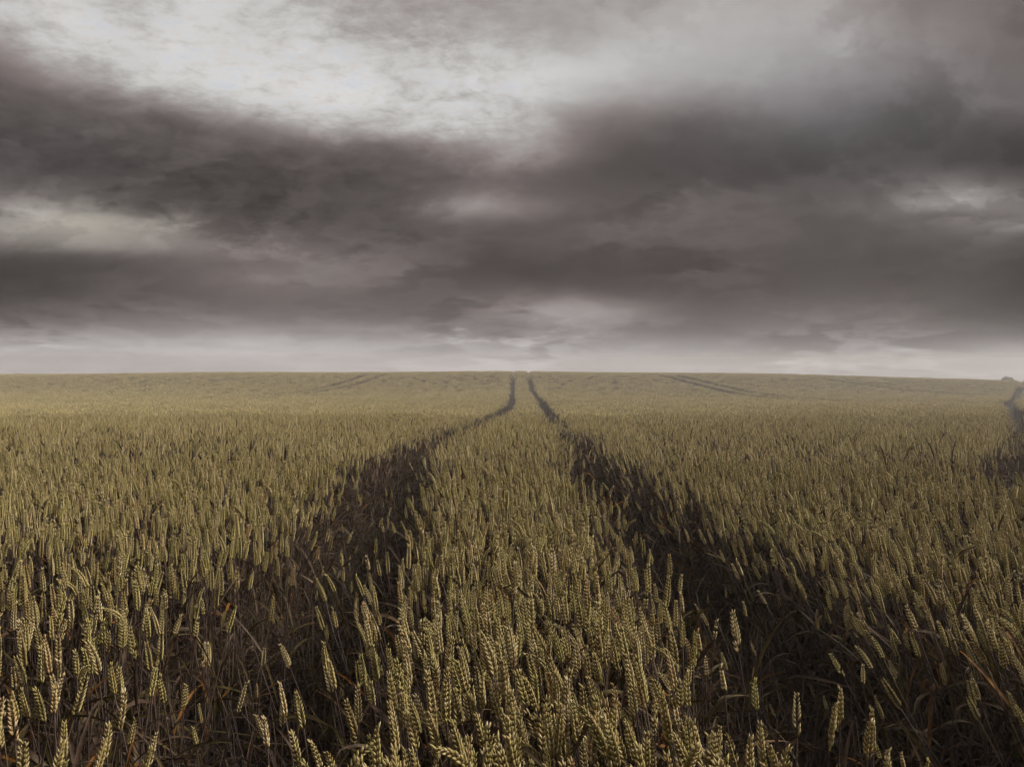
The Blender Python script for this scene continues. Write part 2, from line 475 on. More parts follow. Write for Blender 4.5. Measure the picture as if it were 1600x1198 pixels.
def tube(mb, pts, rads, seg, mat, rnd=0.0):
    verts = []; faces = []
    hint = Vector((1, 0.2, 0))
    n = len(pts)
    for i, p in enumerate(pts):
        tg = (pts[min(i + 1, n - 1)] - pts[max(i - 1, 0)])
        t, s, b = frame_from(tg, hint)
        for k in range(seg):
            a = 2 * math.pi * k / seg
            verts.append(p + (s * math.cos(a) + b * math.sin(a)) * rads[i])
    for i in range(n - 1):
        for k in range(seg):
            k2 = (k + 1) % seg
            faces.append((i * seg + k, i * seg + k2, (i + 1) * seg + k2, (i + 1) * seg + k))
    mb.add(verts, faces, mat, rnd)

def ovoid(mb, base, axis, side, length, width, thick, seg=6, rings=(0.16, 0.42, 0.72), prof=(0.72, 1.0, 0.66), mat=0, rnd=0.0, beak=0.0, tip0=0.0):
    t, s, b = frame_from(axis, side)
    verts = [base]
    for z, r in zip(rings, prof):
        for k in range(seg):
            a = 2 * math.pi * k / seg
            verts.append(base + t * (length * z) + s * (math.cos(a) * width * .5 * r) + b * (math.sin(a) * thick * .5 * r))
    verts.append(base + t * length * (1 + beak))
    faces = []
    for k in range(seg):
        k2 = (k + 1) % seg
        faces.append((0, 1 + k2, 1 + k))
        for j in range(len(rings) - 1):
            a0 = 1 + j * seg; a1 = a0 + seg
            faces.append((a0 + k, a0 + k2, a1 + k2, a1 + k))
        last = 1 + (len(rings) - 1) * seg
        faces.append((last + k, last + k2, len(verts) - 1))
    tip = [tip0] + [tip0 + (1 - tip0) * z for z in rings for _ in range(seg)] + [1.0]
    mb.add(verts, faces, mat, rnd, tip)

def blade(mb, start, dirh, length, width, rise, droop, nseg, twist, mat, rnd=0.0, cup=0.25):
    """an arching leaf blade with a folded midrib"""
    d = Vector(dirh).normalized()
    up = Vector((0, 0, 1))
    p = Vector(start)
    ang = rise
    verts = []; faces = []
    side0 = d.cross(up).normalized()
    kink = int(nseg * (.3 + .5 * abs(math.sin(rnd * 37 + length * 500))))
    kang = max(0.0, droop * .75 * math.sin(rnd * 91 + length * 900))
    for i in range(nseg + 1):
        f = i / nseg
        w = width * (0.55 + 0.9 * f if f < 0.35 else 0.865 * (1 - ((f - .35) / .65) ** 1.7)) * .5
        tg = d * math.cos(ang) + up * math.sin(ang)
        nrm = (up * math.cos(ang) - d * math.sin(ang))
        tw = twist * f
        s = side0 * math.cos(tw) + nrm * math.sin(tw)
        nn = nrm * math.cos(tw) - side0 * math.sin(tw)
        w = max(w, width * .02)
        verts += [p - s * w + nn * (w * cup), p - nn * (w * cup), p + s * w + nn * (w * cup)]
        p = p + tg * (length / nseg)
        ang -= (droop - kang) / nseg * (0.5 + f * 1.0)
        if i == kink:
            ang -= kang
    for i in range(nseg):
        a = i * 3
        faces += [(a, a + 1, a + 4, a + 3), (a + 1, a + 2, a + 5, a + 4)]
    mb.add(verts, faces, mat, rnd)

def make_spikelet(mb, base, axis, outdir, L, rnd=0.0, seg=6, fat=1.0):
    """two plump florets side by side between their glumes"""
    t = axis.normalized()
    o = (outdir - t * outdir.dot(t)).normalized()
    sd = t.cross(o)
    for s in (-1, 1):
        ax = t * 0.93 + o * 0.38 + sd * (0.19 * s)
        ovoid(mb, base + sd * (0.0016 * s) * (L / .013), ax, sd, L, L * .37 * fat, L * .33 * fat, seg, mat=0, rnd=rnd, beak=0.10)

class Plant:
    """centre line of one wheat plant and where its ear and leaves sit"""
    def __init__(self, rnd, height=0.75, earlen=0.098, bend=0.12, nod=0.0):
        self.h = height
        self.earlen = earlen
        stem_h = height - earlen * (1 - 0.5 * nod)
        pts = []
        n = 7
        bx = bend * height * .35
        for i in range(n + 1):
            f = i / n
            pts.append(Vector((bx * f * f, 0.01 * math.sin(f * 4 + rnd.random() * 3), stem_h * f)))
        self.stem = pts
        top = pts[-1]
        tg = (pts[-1] - pts[-2]).normalized()
        ang = math.atan2(tg.x, tg.z)
        # ear centre line
        m = 10
        p = top.copy()
        self.ear = [p.copy()]
        k = nod * 1.5 + bend * .6
        for i in range(m):
            ang += k / m
            p = p + Vector((math.sin(ang), 0.0, math.cos(ang))) * (earlen / m)
            self.ear.append(p.copy())
        self.top = p
    def ear_at(self, f):
        x = max(0, min(0.9999, f)) * (len(self.ear) - 1)
        i = int(x); r = x - i
        p = self.ear[i].lerp(self.ear[i + 1], r)
        return p, (self.ear[i + 1] - self.ear[i]).normalized()

def spikelet_frames(pl, rnd, n=19, spin=0.0):
    """(base, axis, outward direction, length) for each spikelet up the ear, two ranks"""
    fr = []
    yv = Vector((math.sin(spin), math.cos(spin), 0))
    for i in range(n):
        f = (i + .3) / (n + 1.2)
        p, tg = pl.ear_at(f)
        side = (-1 if i % 2 else 1)
        t, s, b = frame_from(tg, yv)
        size = 0.0117 * (0.5 + 0.5 * pl.earlen / .07) * (0.74 + 0.36 * math.sin(math.pi * min(1, f * .95 + .22)) - .16 * f)
        size *= rnd.uniform(.94, 1.06)
        out = (s * side + b * rnd.uniform(-.12, .12)).normalized()
        fr.append((p + out * .0014, t, out, size))
    p, tg = pl.ear_at(.955)
    t, s, b = frame_from(tg, yv)
    fr.append((p - t * .003, t, b * .4 + t * .0 + s * .05, 0.0100))
    return fr

def add_leaves(mb_list, pl, rnd, nseg, mat, count=3):
    hs = [pl.h * rnd.uniform(.70, .80), pl.h * rnd.uniform(.50, .62), pl.h * rnd.uniform(.30, .45), pl.h * rnd.uniform(.15, .3)][:count]
    for i, hh in enumerate(hs):
        mb = mb_list[i] if isinstance(mb_list, list) else mb_list
        f = hh / pl.stem[-1].z
        k = min(len(pl.stem) - 2, int(f * (len(pl.stem) - 1)))
        st = pl.stem[k].lerp(pl.stem[k + 1], f * (len(pl.stem) - 1) - k)
        a = rnd.uniform(0, 2 * math.pi)
        blade(mb, st, (math.cos(a), math.sin(a), 0), rnd.uniform(.12, .20) * (1 + .15 * i), rnd.uniform(.009, .013),
              rnd.uniform(.5, 1.3), rnd.uniform(.5, 2.5), nseg, rnd.uniform(-1.8, 1.8), mat, rnd.random() * .3)

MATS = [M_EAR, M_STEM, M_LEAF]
def variants_full(n):
    """each variant: dict of part meshes for the single plants and one joined mesh for the crowd"""
    res = []
    for i in range(n):
        rnd = random.Random(100 + i)
        nod = [0, 0, .05, 0, .15, 0, .0, 0.65, .1, 0, 0, .2][i % 12]
        bend = [.03, .08, .14, .0, .1, .06, .16, .2, .05, .1, .01, .12][i % 12]
        earlen = rnd.uniform(.051, .077)
        pl = Plant(rnd, CANOPY, earlen, bend, nod)
        nsp = int(round(18 * earlen / .075))
        fr = spikelet_frames(pl, rnd, nsp, rnd.uniform(0, 6.28))
        fat = rnd.uniform(.82, 1.18)
        if i % 5 == 3:
            fr = [q for q in fr if rnd.random() > .16]      # gaps where spikelets have dropped
        allm = MB()
        ear = MB()
        for (b, ax, od, L) in fr:
            q = rnd.uniform(-.04, .04)
            make_spikelet(ear, b, ax, od, L, q, 6, fat); make_spikelet(allm, b, ax, od, L, q, 6, fat)
        rach = MB()
        tube(rach, [p.copy() for p in pl.ear], [.0018] * len(pl.ear), 5, 0)
        stem = MB()
        rad = [.0022 - .0009 * k / 7 for k in range(8)]
        tube(stem, pl.stem, rad, 6, 0)
        tube(allm, pl.stem, rad, 5, 1)
        leaves = [MB() for _ in range(4)]
        st = rnd.getstate()
        add_leaves(leaves, pl, rnd, 9, 0, 4)
        rnd.setstate(st)
        add_leaves(allm, pl, rnd, 8, 2, 4)
        res.append(dict(pl=pl, frames=fr, fat=fat,
                        ear=ear.mesh('ear', [M_EAR]), rachis=rach.mesh('ear', [M_EAR]), stem=stem.mesh('stem', [M_STEM]),
                        leaves=[l.mesh('leaf', [M_LEAF]) for l in leaves],
                        orange=None, whole=allm.mesh('wheat_full', MATS), lean=bend, nod=nod))
    return res

def simple_ear(mb, pl, rnd, n, q):
    """middle distance: fewer, plainer spikelets"""
    yv = Vector((math.sin(q * 9), math.cos(q * 9), 0))
    for i in range(n):
        f = i / n
        p, tg = pl.ear_at(f)
        t, s, b = frame_from(tg, yv)
        side = -1 if i % 2 else 1
        L = pl.earlen * 1.55 / n * (.85 + .3 * math.sin(math.pi * min(1, f + .15)))
        tp = 1.12 - .5 * f * f
        ovoid(mb, p + s * (.002 * side), t + s * (.33 * side), b, L * 1.15, .0074 * tp, .0056 * tp, 4, (.4,), (1.0,), 0, q, .1, .25)

def variants_mid(n):
    res = []
    for i in range(n):
        rnd = random.Random(300 + i)
        pl = Plant(rnd, CANOPY, rnd.uniform(.052, .074), rnd.uniform(0, .18), rnd.choice([0, 0, 0, 0, .1, .15, .5]))
        mb = MB()
        simple_ear(mb, pl, rnd, 13, rnd.random() * .1)
        tube(mb, pl.stem[::3] + [pl.stem[-1]], [.0022, .002, .0016, .0014], 3, 1)
        add_leaves(mb, pl, rnd, 4, 2, 3)
        res.append(mb.mesh('wheat_mid', MATS))
    return res

MCELL = 0.22
def variants_midclump(n):
    """a small stand of middle-distance plants, for inside the blocks"""
    res = []
    for i in range(n):
        rnd = random.Random(400 + i)
        mb = MB()
        for k in range(26):
            sub = MB()
            pl = Plant(rnd, CANOPY, rnd.uniform(.052, .074), rnd.uniform(0, .18), rnd.choice([0, 0, 0, 0, .1, .15, .5]))
            q = rnd.random()
            simple_ear(sub, pl, rnd, 13, q)
            tube(sub, pl.stem[::3] + [pl.stem[-1]], [.0022, .002, .0016, .0014], 3, 1, q)
            add_leaves(sub, pl, rnd, 3, 2, 3)
            M = Matrix.Translation((rnd.uniform(-.55, .55) * MCELL, rnd.uniform(-.55, .55) * MCELL, 0)) @ \
                Matrix.Rotation(rnd.gauss(0, .10), 4, 'X') @ Matrix.Rotation(rnd.gauss(0, .11), 4, 'Y') @ \
                Matrix.Rotation(rnd.uniform(0, 6.28), 4, 'Z') @ Matrix.Scale(rnd.gauss(1, .075), 4)
            o = len(mb.v)
            mb.v += [tuple(M @ Vector(p)) for p in sub.v]; mb.r += sub.r; mb.t += sub.t; mb.m += sub.m
            mb.f += [tuple(j + o for j in f) for f in sub.f]
        res.append(mb.mesh('wheat_midclump', MATS))
    return res

CELL = 0.25
def variants_far(n, CELL, seed, count):
    res = []
    for i in range(n):
        rnd = random.Random(seed + i)
        mb = MB()
        for k in range(count):
            x = rnd.uniform(-.55, .55) * CELL; y = rnd.uniform(-.55, .55) * CELL
            h = CANOPY * rnd.gauss(1.0, .055)
            lx = rnd.gauss(.02, .10); ly = rnd.gauss(0, .10)
            eb = Vector((x, y, h - .066)); ax = Vector((lx * 1.6, ly * 1.6, 1)).normalized()
            q = rnd.random()
            ovoid(mb, eb, ax, Vector((rnd.uniform(-1, 1), rnd.uniform(-1, 1), 0)), rnd.uniform(.056, .074), .0108, .0088, 4, (.25, .7), (1.0, .7), 0, q, 0.0, 0.62)
            w = .0022
            b0 = Vector((x - lx * .5, y - ly * .5, 0))
            c, s = math.cos(q * 6), math.sin(q * 6)
            sv = Vector((c * w, s * w, 0)); tv = Vector((-s * w, c * w, 0))
            mb.add([b0 - sv, b0 + sv, eb + sv, eb - sv], [(0, 1, 2, 3)], 1, q)
            if k % 2 == 0:
                a = rnd.uniform(0, 6.28)
                blade(mb, b0.lerp(eb, rnd.uniform(.45, .85)), (math.cos(a), math.sin(a), 0), .16, .011, rnd.uniform(.4, 1.1), rnd.uniform(1.2, 2.6), 2, 0.6, 2, q)
        res.append(mb.mesh('wheat_far', MATS))
    return res

def variants_trodden(n):
    """broken, earless growth in the wheel tracks: thin tillers and flopped narrow leaves"""
    res = []
    for i in range(n):
        rnd = random.Random(700 + i)
        mb = MB()
        for k in range(5):
            x = rnd.uniform(-.06, .06); y = rnd.uniform(-.06, .06)
            h = rnd.uniform(.18, .52)
            lx = rnd.gauss(0, .07); ly = rnd.gauss(0, .07)
            top = Vector((x + lx, y + ly, h))
            tube(mb, [Vector((x, y, 0)), Vector((x + lx * .35, y + ly * .35, h * .55)), top], [.002, .0018, .0012], 3, 1, rnd.random())
            for j in range(2):
                a = rnd.uniform(0, 6.28)
                f = rnd.uniform(.35, 1.0)
                blade(mb, Vector((x, y, 0)).lerp(top, f), (math.cos(a), math.sin(a), 0), rnd.uniform(.09, .2), rnd.uniform(.0045, .009),
                      rnd.uniform(-.3, 1.4), rnd.uniform(.1, 1.5), 4, rnd.uniform(-2.6, 2.6), 2, rnd.random())
        res.append(mb.mesh('trodden', MATS))
    return res

# ------------------------------------------------------------------ where the plants stand
def cell_points(x0, x1, y0, y1, per_m2):
    """jittered grid"""
    s = 1.0 / math.sqrt(per_m2)
    gx = np.arange(x0, x1, s); gy = np.arange(y0, y1, s)
    X, Y = np.meshgrid(gx, gy)
    X = X + rng.uniform(-.62, .62, X.shape) * s; Y = Y + rng.uniform(-.62, .62, Y.shape) * s
    return X.ravel(), Y.ravel()
def in_view(X, Y, margin=1.6):
    return np.abs(X) < 0.66 * np.maximum(Y, 0) + margin
NEAR_END, MID_END, FAR_END = 5.2, 18.0, 90.0
def seam(X):
    return 1.6 * np.sin(X * 1.9 + 1) + 1.1 * np.sin(X * 4.3) + .6 * np.sin(X * 9.1 + 2)

def lean_field(X, Y):
    """slow swings of the wind-set lean: middle strip to the left, left block to the right"""
    lx = 0.05 * np.sin(X * 2.1 + Y * .7 + 1) + .05 * np.sin(X * .9 - Y * 1.3) + .03 * np.sin(Y * 3.1 + X * 4.2)
    ly = 0.05 * np.sin(X * 1.7 - Y * .8 + 2) + .04 * np.sin(Y * 2.3 + .6)
    near = np.clip((11 - Y) / 7, 0, 1) * .6 + .4
    strip = (X > -.36) & (X < .62)
    lx = lx + near * np.where(strip, -.07 - .10 * np.clip(X / .5, 0, 1), np.where(X < -.36, -.02, -.21))
    return lx, ly

def quats(tx, ty, spin):
    """tilt the top towards (tx, ty) after spinning about the stem"""
    a = np.hypot(tx, ty); a = np.maximum(a, 1e-6)
    ax, ay = -ty / a, tx / a            # tilt axis = z x dir
    h = a / 2
    qw, qx, qy, qz = np.cos(h), ax * np.sin(h), ay * np.sin(h), 0 * h
    sw, sz = np.cos(spin / 2), np.sin(spin / 2)
    return np.stack([qw * sw - qz * sz, qx * sw + qy * sz, qy * sw - qx * sz, qz * sw + qw * sz], -1)

def pix(P):
    """photograph pixel and depth of a world point"""
    y = P[..., 1]; z = P[..., 2] - ZC
    cp, sp = math.cos(PITCH), math.sin(PITCH)
    dep = y * cp - z * sp
    up = y * sp + z * cp
    return 800 + F * P[..., 0] / dep, 599 - F * up / dep, dep

def near_plants():
    X, Y = cell_points(-5.5, 5.5, -1.2, NEAR_END, 670)
    td = track_dist(X, Y, TRACKS)
    fuzz = rng.normal(0, .035, X.shape)
    keep = (td > fuzz) & in_view(X, Y)
    # thin, patchy growth next to the tracks and a few survivors in them
    edge = np.clip(td / .22, 0, 1)
    keep &= rng.random(X.shape) < (.55 + .45 * edge)
    left = (X < -.7) & (Y < 2.6)
    keep &= ~(left & (rng.random(X.shape) < .45))
    surv = (td < 0) & (rng.random(X.shape) < .045) & in_view(X, Y)
    H = rng.normal(1.0, .042, X.shape) - .10 * (1 - edge) * rng.random(X.shape)
    H = np.where(surv & ~keep, rng.uniform(.5, .9, X.shape), H)
    k = keep | surv
    return X[k], Y[k], H[k]

# ears the photograph lets one pick out: tip and foot of the ear (photograph pixels), height of the plant, tone
PICKED = [
    (1318, 1069, 1313, 1152, 1.0), (1289, 1082, 1278, 1152, .99), (1328, 1115, 1331, 1195, .98), (1358, 1096, 1361, 1165, .97),
    (1384, 1152, 1387, 1215, .98), (1239, 1069, 1240, 1125, .98), (1224, 1102, 1250, 1165, .99), (1214, 1159, 1233, 1215, 1.0),
    (1436, 1152, 1419, 1190, .86), (1404, 1008, 1419, 1040, .80), (1341, 1034, 1346, 1066, .78), (1485, 948, 1477, 980, .88),
    (1168, 933, 1175, 968, .84), (1306, 913, 1307, 938, .82), (1532, 1022, 1540, 1060, .80), (1574, 938, 1572, 985, .92),
    (38, 933, 40, 980, .96), (145, 946, 126, 990, .97), (55, 1039, 43, 1100, .98), (118, 1019, 95, 1070, 1.0),
    (81, 989, 78, 1056, 1.0), (196, 959, 186, 1016, .98), (159, 1022, 173, 1064, .98), (174, 1059, 161, 1118, .98),
    (153, 1112, 133, 1184, .98), (28, 1142, 23, 1205, 1.0), (68, 1144, 50, 1200, .98), (237, 1120, 223, 1164, .86),
    (241, 914, 239, 966, .96), (319, 999, 319, 1035, .84), (325, 1120, 327, 1150, .78), (445, 1077, 442, 1120, .86),
    (462, 1077, 462, 1126, .87), (106, 1118, 104, 1170, .95), (275, 910, 272, 950, .93), (170, 905, 184, 955, .95),
    (628, 1097, 612, 1160, .92), (633, 1060, 640, 1120, .95), (594, 868, 601, 894, .92), (644, 933, 656, 962, .92),
    (700, 945, 704, 985, .96), (672, 958, 681, 992, .95), (553, 934, 568, 962, .86), (575, 978, 577, 1016, .88),
]
def picked_plants():
    out = []
    for (xt, yt, xb, yb, hk) in PICKED:
        # ray through the ear tip down to the height that plant reaches
        up = (599 - yt) / F
        cp, sp = math.cos(PITCH), math.sin(PITCH)
        d = np.array([(xt - 800) / F, cp + up * sp, -sp + up * cp])
        s = 2.0
        for _ in range(30):
            P = np.array([0, 0, ZC]) + d * s
            zt = ground_z(P[0], P[1]) + CANOPY * hk
            s = (zt - ZC) / d[2]
        P = np.array([0, 0, ZC]) + d * s
        lean = math.atan2(xt - xb, yb - yt)
        out.append((P[0], P[1], hk, lean * .75))
    return out

GROUPS = {}
NF = 20
FULL = variants_full(NF)

def build_wheat():
    X, Y, H = near_plants()
    pk = picked_plants()
    lx, ly = lean_field(X, Y)
    n = len(X)
    var = rng.integers(0, NF, n)
    var = np.where(((var == 7) | (var == 19)) & (rng.random(n) < .75), rng.integers(0, 7, n), var)
    spin = rng.uniform(0, 2 * math.pi, n)
    tx = lx + rng.normal(0, .085, n); ty = ly + rng.normal(0, .07, n)
    td = track_dist(X, Y, TRACKS)
    loose = td < .05
    tx = tx + loose * rng.normal(0, .08, n); ty = ty + loose * rng.normal(0, .09, n)
    # the picked ears replace whatever stands on their spot
    px = np.array([p[0] for p in pk]); py = np.array([p[1] for p in pk])
    pl = np.array([p[3] for p in pk]); ph = np.array([p[2] for p in pk])
    pvar = np.array([[0, 3, 9, 10][i % 4] for i in range(len(pk))])
    pspin = rng.uniform(0, 2 * math.pi, len(pk))
    # foot of the plant: lean moves the top sideways
    fx = px - np.sin(pl) * CANOPY * ph * .9
    dmin = np.full(n, 9.0)
    for a, b in zip(fx, py):
        dmin = np.minimum(dmin, np.hypot(X - a, Y - b))
    for a, b in zip(px, py):
        dmin = np.minimum(dmin, np.hypot(X - a, Y - b))
    k = dmin > .028
    X = np.concatenate([fx, X[k]]); Y = np.concatenate([py, Y[k]]); H = np.concatenate([ph, H[k]])
    tx = np.concatenate([pl, tx[k]]); ty = np.concatenate([np.zeros(len(pk)), ty[k]])
    var = np.concatenate([pvar, var[k]]); spin = np.concatenate([pspin, spin[k]])
    picked = np.concatenate([np.ones(len(pk), bool), np.zeros(k.sum(), bool)])
    Q = quats(tx, ty, spin)
    Z = ground_z(X, Y) - .01
    n = len(X)
    # --- which 300 show largest: draw the ears of the nearer plants into a small depth buffer
    S = 0.5
    W_, H_ = 800, 599
    zb = np.full((H_, W_), 1e9); ib = np.full((H_, W_), -1, int)
    cand = np.where((Y > .5) & (Y < 3.2))[0]
    ears = {}
    for i in cand:
        v = FULL[var[i]]['pl']
        q = Quaternion(Q[i])
        a = q @ (v.ear[0] * float(H[i])); b = q @ (v.top * float(H[i]))
        a = np.array([a.x + X[i], a.y + Y[i], a.z + Z[i]]); b = np.array([b.x + X[i], b.y + Y[i], b.z + Z[i]])
        ears[i] = (a, b)
        xa, ya, da = pix(a); xb, yb, db = pix(b)
        if da < .3 or db < .3:
            continue
        r = max(1.0, .0075 * F / da * S)
        L = math.hypot(xb - xa, yb - ya) * S
        ns = max(2, int(L / r * 1.5))
        for f in np.linspace(0, 1, ns):
            cx = (xa + (xb - xa) * f) * S; cy = (ya + (yb - ya) * f) * S
            x0, x1, y0, y1 = int(cx - r), int(cx + r) + 1, int(cy - r), int(cy + r) + 1
            if x1 <= 0 or y1 <= 0 or x0 >= W_ or y0 >= H_:
                continue
            x0 = max(x0, 0); y0 = max(y0, 0); x1 = min(x1, W_); y1 = min(y1, H_)
            dd = da + (db - da) * f
            sub = zb[y0:y1, x0:x1]
            msk = sub > dd
            sub[msk] = dd
            ib[y0:y1, x0:x1][msk] = i
    cnt = np.bincount(ib[ib >= 0], minlength=n).astype(float)
    cnt[picked & (cnt > 6)] *= 3.0
    order = np.argsort(-cnt)[:300]
    chosen = np.array([i for i in order if cnt[i] > 10])
    single = np.zeros(n, bool); single[chosen] = True
    build_single(chosen, X, Y, Z, H, Q, var, picked, ears, cnt)
    # --- all the others as one mass
    keep = ~single
    PX = [X[keep]]; PY = [Y[keep]]; PZ = [Z[keep]]; PQ = [Q[keep]]; PS = [H[keep]]; PV = [var[keep]]
    # middle distance: single plants along the tracks, small stands inside the blocks
    MW = .30
    mx, my = cell_points(-17, 17, NEAR_END, MID_END + 4, 640)
    td = track_dist(mx, my, TRACKS)
    kk = in_view(mx, my) & (my < MID_END + seam(mx)) & (td < MW) & ((td > rng.normal(0, .04, mx.shape)) | (rng.random(mx.shape) < .03))
    mx, my = mx[kk], my[kk]
    lx, ly = lean_field(mx, my)
    q = quats(lx + rng.normal(0, .10, mx.shape), ly + rng.normal(0, .08, mx.shape), rng.uniform(0, 6.28, mx.shape))
    PX.append(mx); PY.append(my); PZ.append(ground_z(mx, my)); PQ.append(q); PS.append(rng.normal(1, .06, mx.shape)); PV.append(NF + rng.integers(0, 10, mx.shape))
    mx, my = cell_points(-17, 17, NEAR_END, MID_END + 4, 1 / (MCELL * MCELL))
    td = track_dist(mx, my, TRACKS)
    kk = in_view(mx, my) & (my < MID_END + seam(mx)) & (td >= MW - .06)
    mx, my = mx[kk], my[kk]
    lx, ly = lean_field(mx, my)
    q = quats(lx, ly, rng.uniform(0, 6.28, mx.shape))
    PX.append(mx); PY.append(my); PZ.append(ground_z(mx, my)); PQ.append(q); PS.append(rng.normal(1, .025, mx.shape)); PV.append(NF + 10 + rng.integers(0, 14, mx.shape))
    # far: stands of 0.25 m along the tracks, of 0.6 m elsewhere
    BIG = 0.6
    gx, gy = cell_points(-64, 64, MID_END - 4, FAR_END, 1 / (CELL * CELL))
    td = track_dist(gx, gy, TRACKS + FAR)
    kk = in_view(gx, gy, 3) & (gy >= MID_END + seam(gx)) & (td > .02 + rng.normal(0, .03, gx.shape)) & (td < .55)
    gx_a, gy_a = gx, gy
    gx, gy = gx[kk], gy[kk]
    fill = (track_dist(gx_a, gy_a, TRACKS) <= .02) & in_view(gx_a, gy_a, 3) & (gy_a > 69) & (rng.random(gx_a.shape) < .8)
    fs = np.concatenate([rng.normal(1, .03, gx.shape), np.full(fill.sum(), .84)])
    gx = np.concatenate([gx, gx_a[fill]]); gy = np.concatenate([gy, gy_a[fill]])
    q = quats(rng.normal(0, .03, gx.shape), rng.normal(0, .03, gx.shape), rng.uniform(0, 6.28, gx.shape))
    PX.append(gx); PY.append(gy); PZ.append(ground_z(gx, gy)); PQ.append(q); PS.append(fs); PV.append(NF + 24 + rng.integers(0, 8, gx.shape))
    gx, gy = cell_points(-64, 64, MID_END - 4, FAR_END, 1 / (BIG * BIG))
    td = track_dist(gx, gy, TRACKS + FAR)
    kk = in_view(gx, gy, 3) & (gy >= MID_END + seam(gx)) & (td >= .42)
    gx, gy = gx[kk], gy[kk]
    q = quats(rng.normal(0, .02, gx.shape), rng.normal(0, .02, gx.shape), rng.uniform(0, 6.28, gx.shape))
    PX.append(gx); PY.append(gy); PZ.append(ground_z(gx, gy)); PQ.append(q); PS.append(rng.normal(1, .02, gx.shape)); PV.append(NF + 32 + rng.integers(0, 10, gx.shape))
    meshes = [f['whole'] for f in FULL] + variants_mid(10) + variants_midclump(14) + variants_far(8, CELL, 500, 38) + variants_far(10, BIG, 550, 185)
    o = crowd('wheat_crop', meshes, PX, PY, PZ, PQ, PS, PV, MATS)
    o['label'] = 'ripening wheat crop covering the whole field up to the crest'
    o['category'] = 'wheat'
    # trodden growth in the tracks
    tx_, ty_ = cell_points(-6, 11, -1, 17, 210)
    td = track_dist(tx_, ty_, TRACKS)
    kk = in_view(tx_, ty_) & (td < .06) & (rng.random(td.shape) < .8)
    tx_, ty_ = tx_[kk], ty_[kk]
    q = quats(rng.normal(0, .2, tx_.shape), rng.normal(0, .2, tx_.shape), rng.uniform(0, 6.28, tx_.shape))
    o = crowd('trodden_leaves', variants_trodden(10), [tx_], [ty_], [ground_z(tx_, ty_) - .03], [q], [rng.uniform(.7, 1.15, tx_.shape)], [rng.integers(0, 10, tx_.shape)], MATS)
    o['label'] = 'tangle of dry broken wheat leaves lying in the wheel tracks'
    o['category'] = 'leaves'

def crowd(name, meshes, PX, PY, PZ, PQ, PS, PV, mats):
    """one object that scatters the given plant meshes over its points"""
    P = np.stack([np.concatenate(PX), np.concatenate(PY), np.concatenate(PZ)], -1).astype(np.float32)
    n = len(P)
    me = bpy.data.meshes.new(name)
    me.vertices.add(n)
    me.vertices.foreach_set('co', P.ravel())
    a = me.attributes.new('q', 'QUATERNION', 'POINT'); a.data.foreach_set('value', np.concatenate(PQ).astype(np.float32).ravel())
    a = me.attributes.new('s', 'FLOAT', 'POINT'); a.data.foreach_set('value', np.concatenate(PS).astype(np.float32))
    a = me.attributes.new('var', 'INT', 'POINT'); a.data.foreach_set('value', np.concatenate(PV).astype(np.int32))
    for m in mats:
        me.materials.append(m)
    o = bpy.data.objects.new(name, me)
    COL.objects.link(o)
    o['kind'] = 'stuff'
    src = bpy.data.collections.new(name + '_plants')
    for i, m in enumerate(meshes):
        so = bpy.data.objects.new('%s_%03d' % (name, i), m)
        src.objects.link(so)
    g = bpy.data.node_groups.new(name, 'GeometryNodeTree')
    g.interface.new_socket('Geometry', in_out='INPUT', socket_type='NodeSocketGeometry')
    g.interface.new_socket('Geometry', in_out='OUTPUT', socket_type='NodeSocketGeometry')
    N = NT(g)
    gi = N.n('NodeGroupInput'); go = N.n('NodeGroupOutput')
    ci = N.n('GeometryNodeCollectionInfo')
    ci.inputs['Collection'].default_value = src
    ci.inputs['Separate Children'].default_value = True
    ci.inputs['Reset Children'].default_value = True
    ip = N.n('GeometryNodeInstanceOnPoints')
    N.link(gi.outputs[0], ip.inputs['Points'])
    N.link(ci.outputs[0], ip.inputs['Instance'])
    ip.inputs['Pick Instance'].default_value = True
    def att(nm, typ):
        nd = N.n('GeometryNodeInputNamedAttribute', data_type=typ)
        nd.inputs[0].default_value = nm
        return nd.outputs[0]
    N.link(att('var', 'INT'), ip.inputs['Instance Index'])
    N.link(att('q', 'QUATERNION'), ip.inputs['Rotation'])
    N.link(att('s', 'FLOAT'), ip.inputs['Scale'])
    N.link(ip.outputs[0], go.inputs[0])
    md = o.modifiers.new('scatter', 'NODES')
    md.node_group = g
    print(name, n, 'points')
    return o

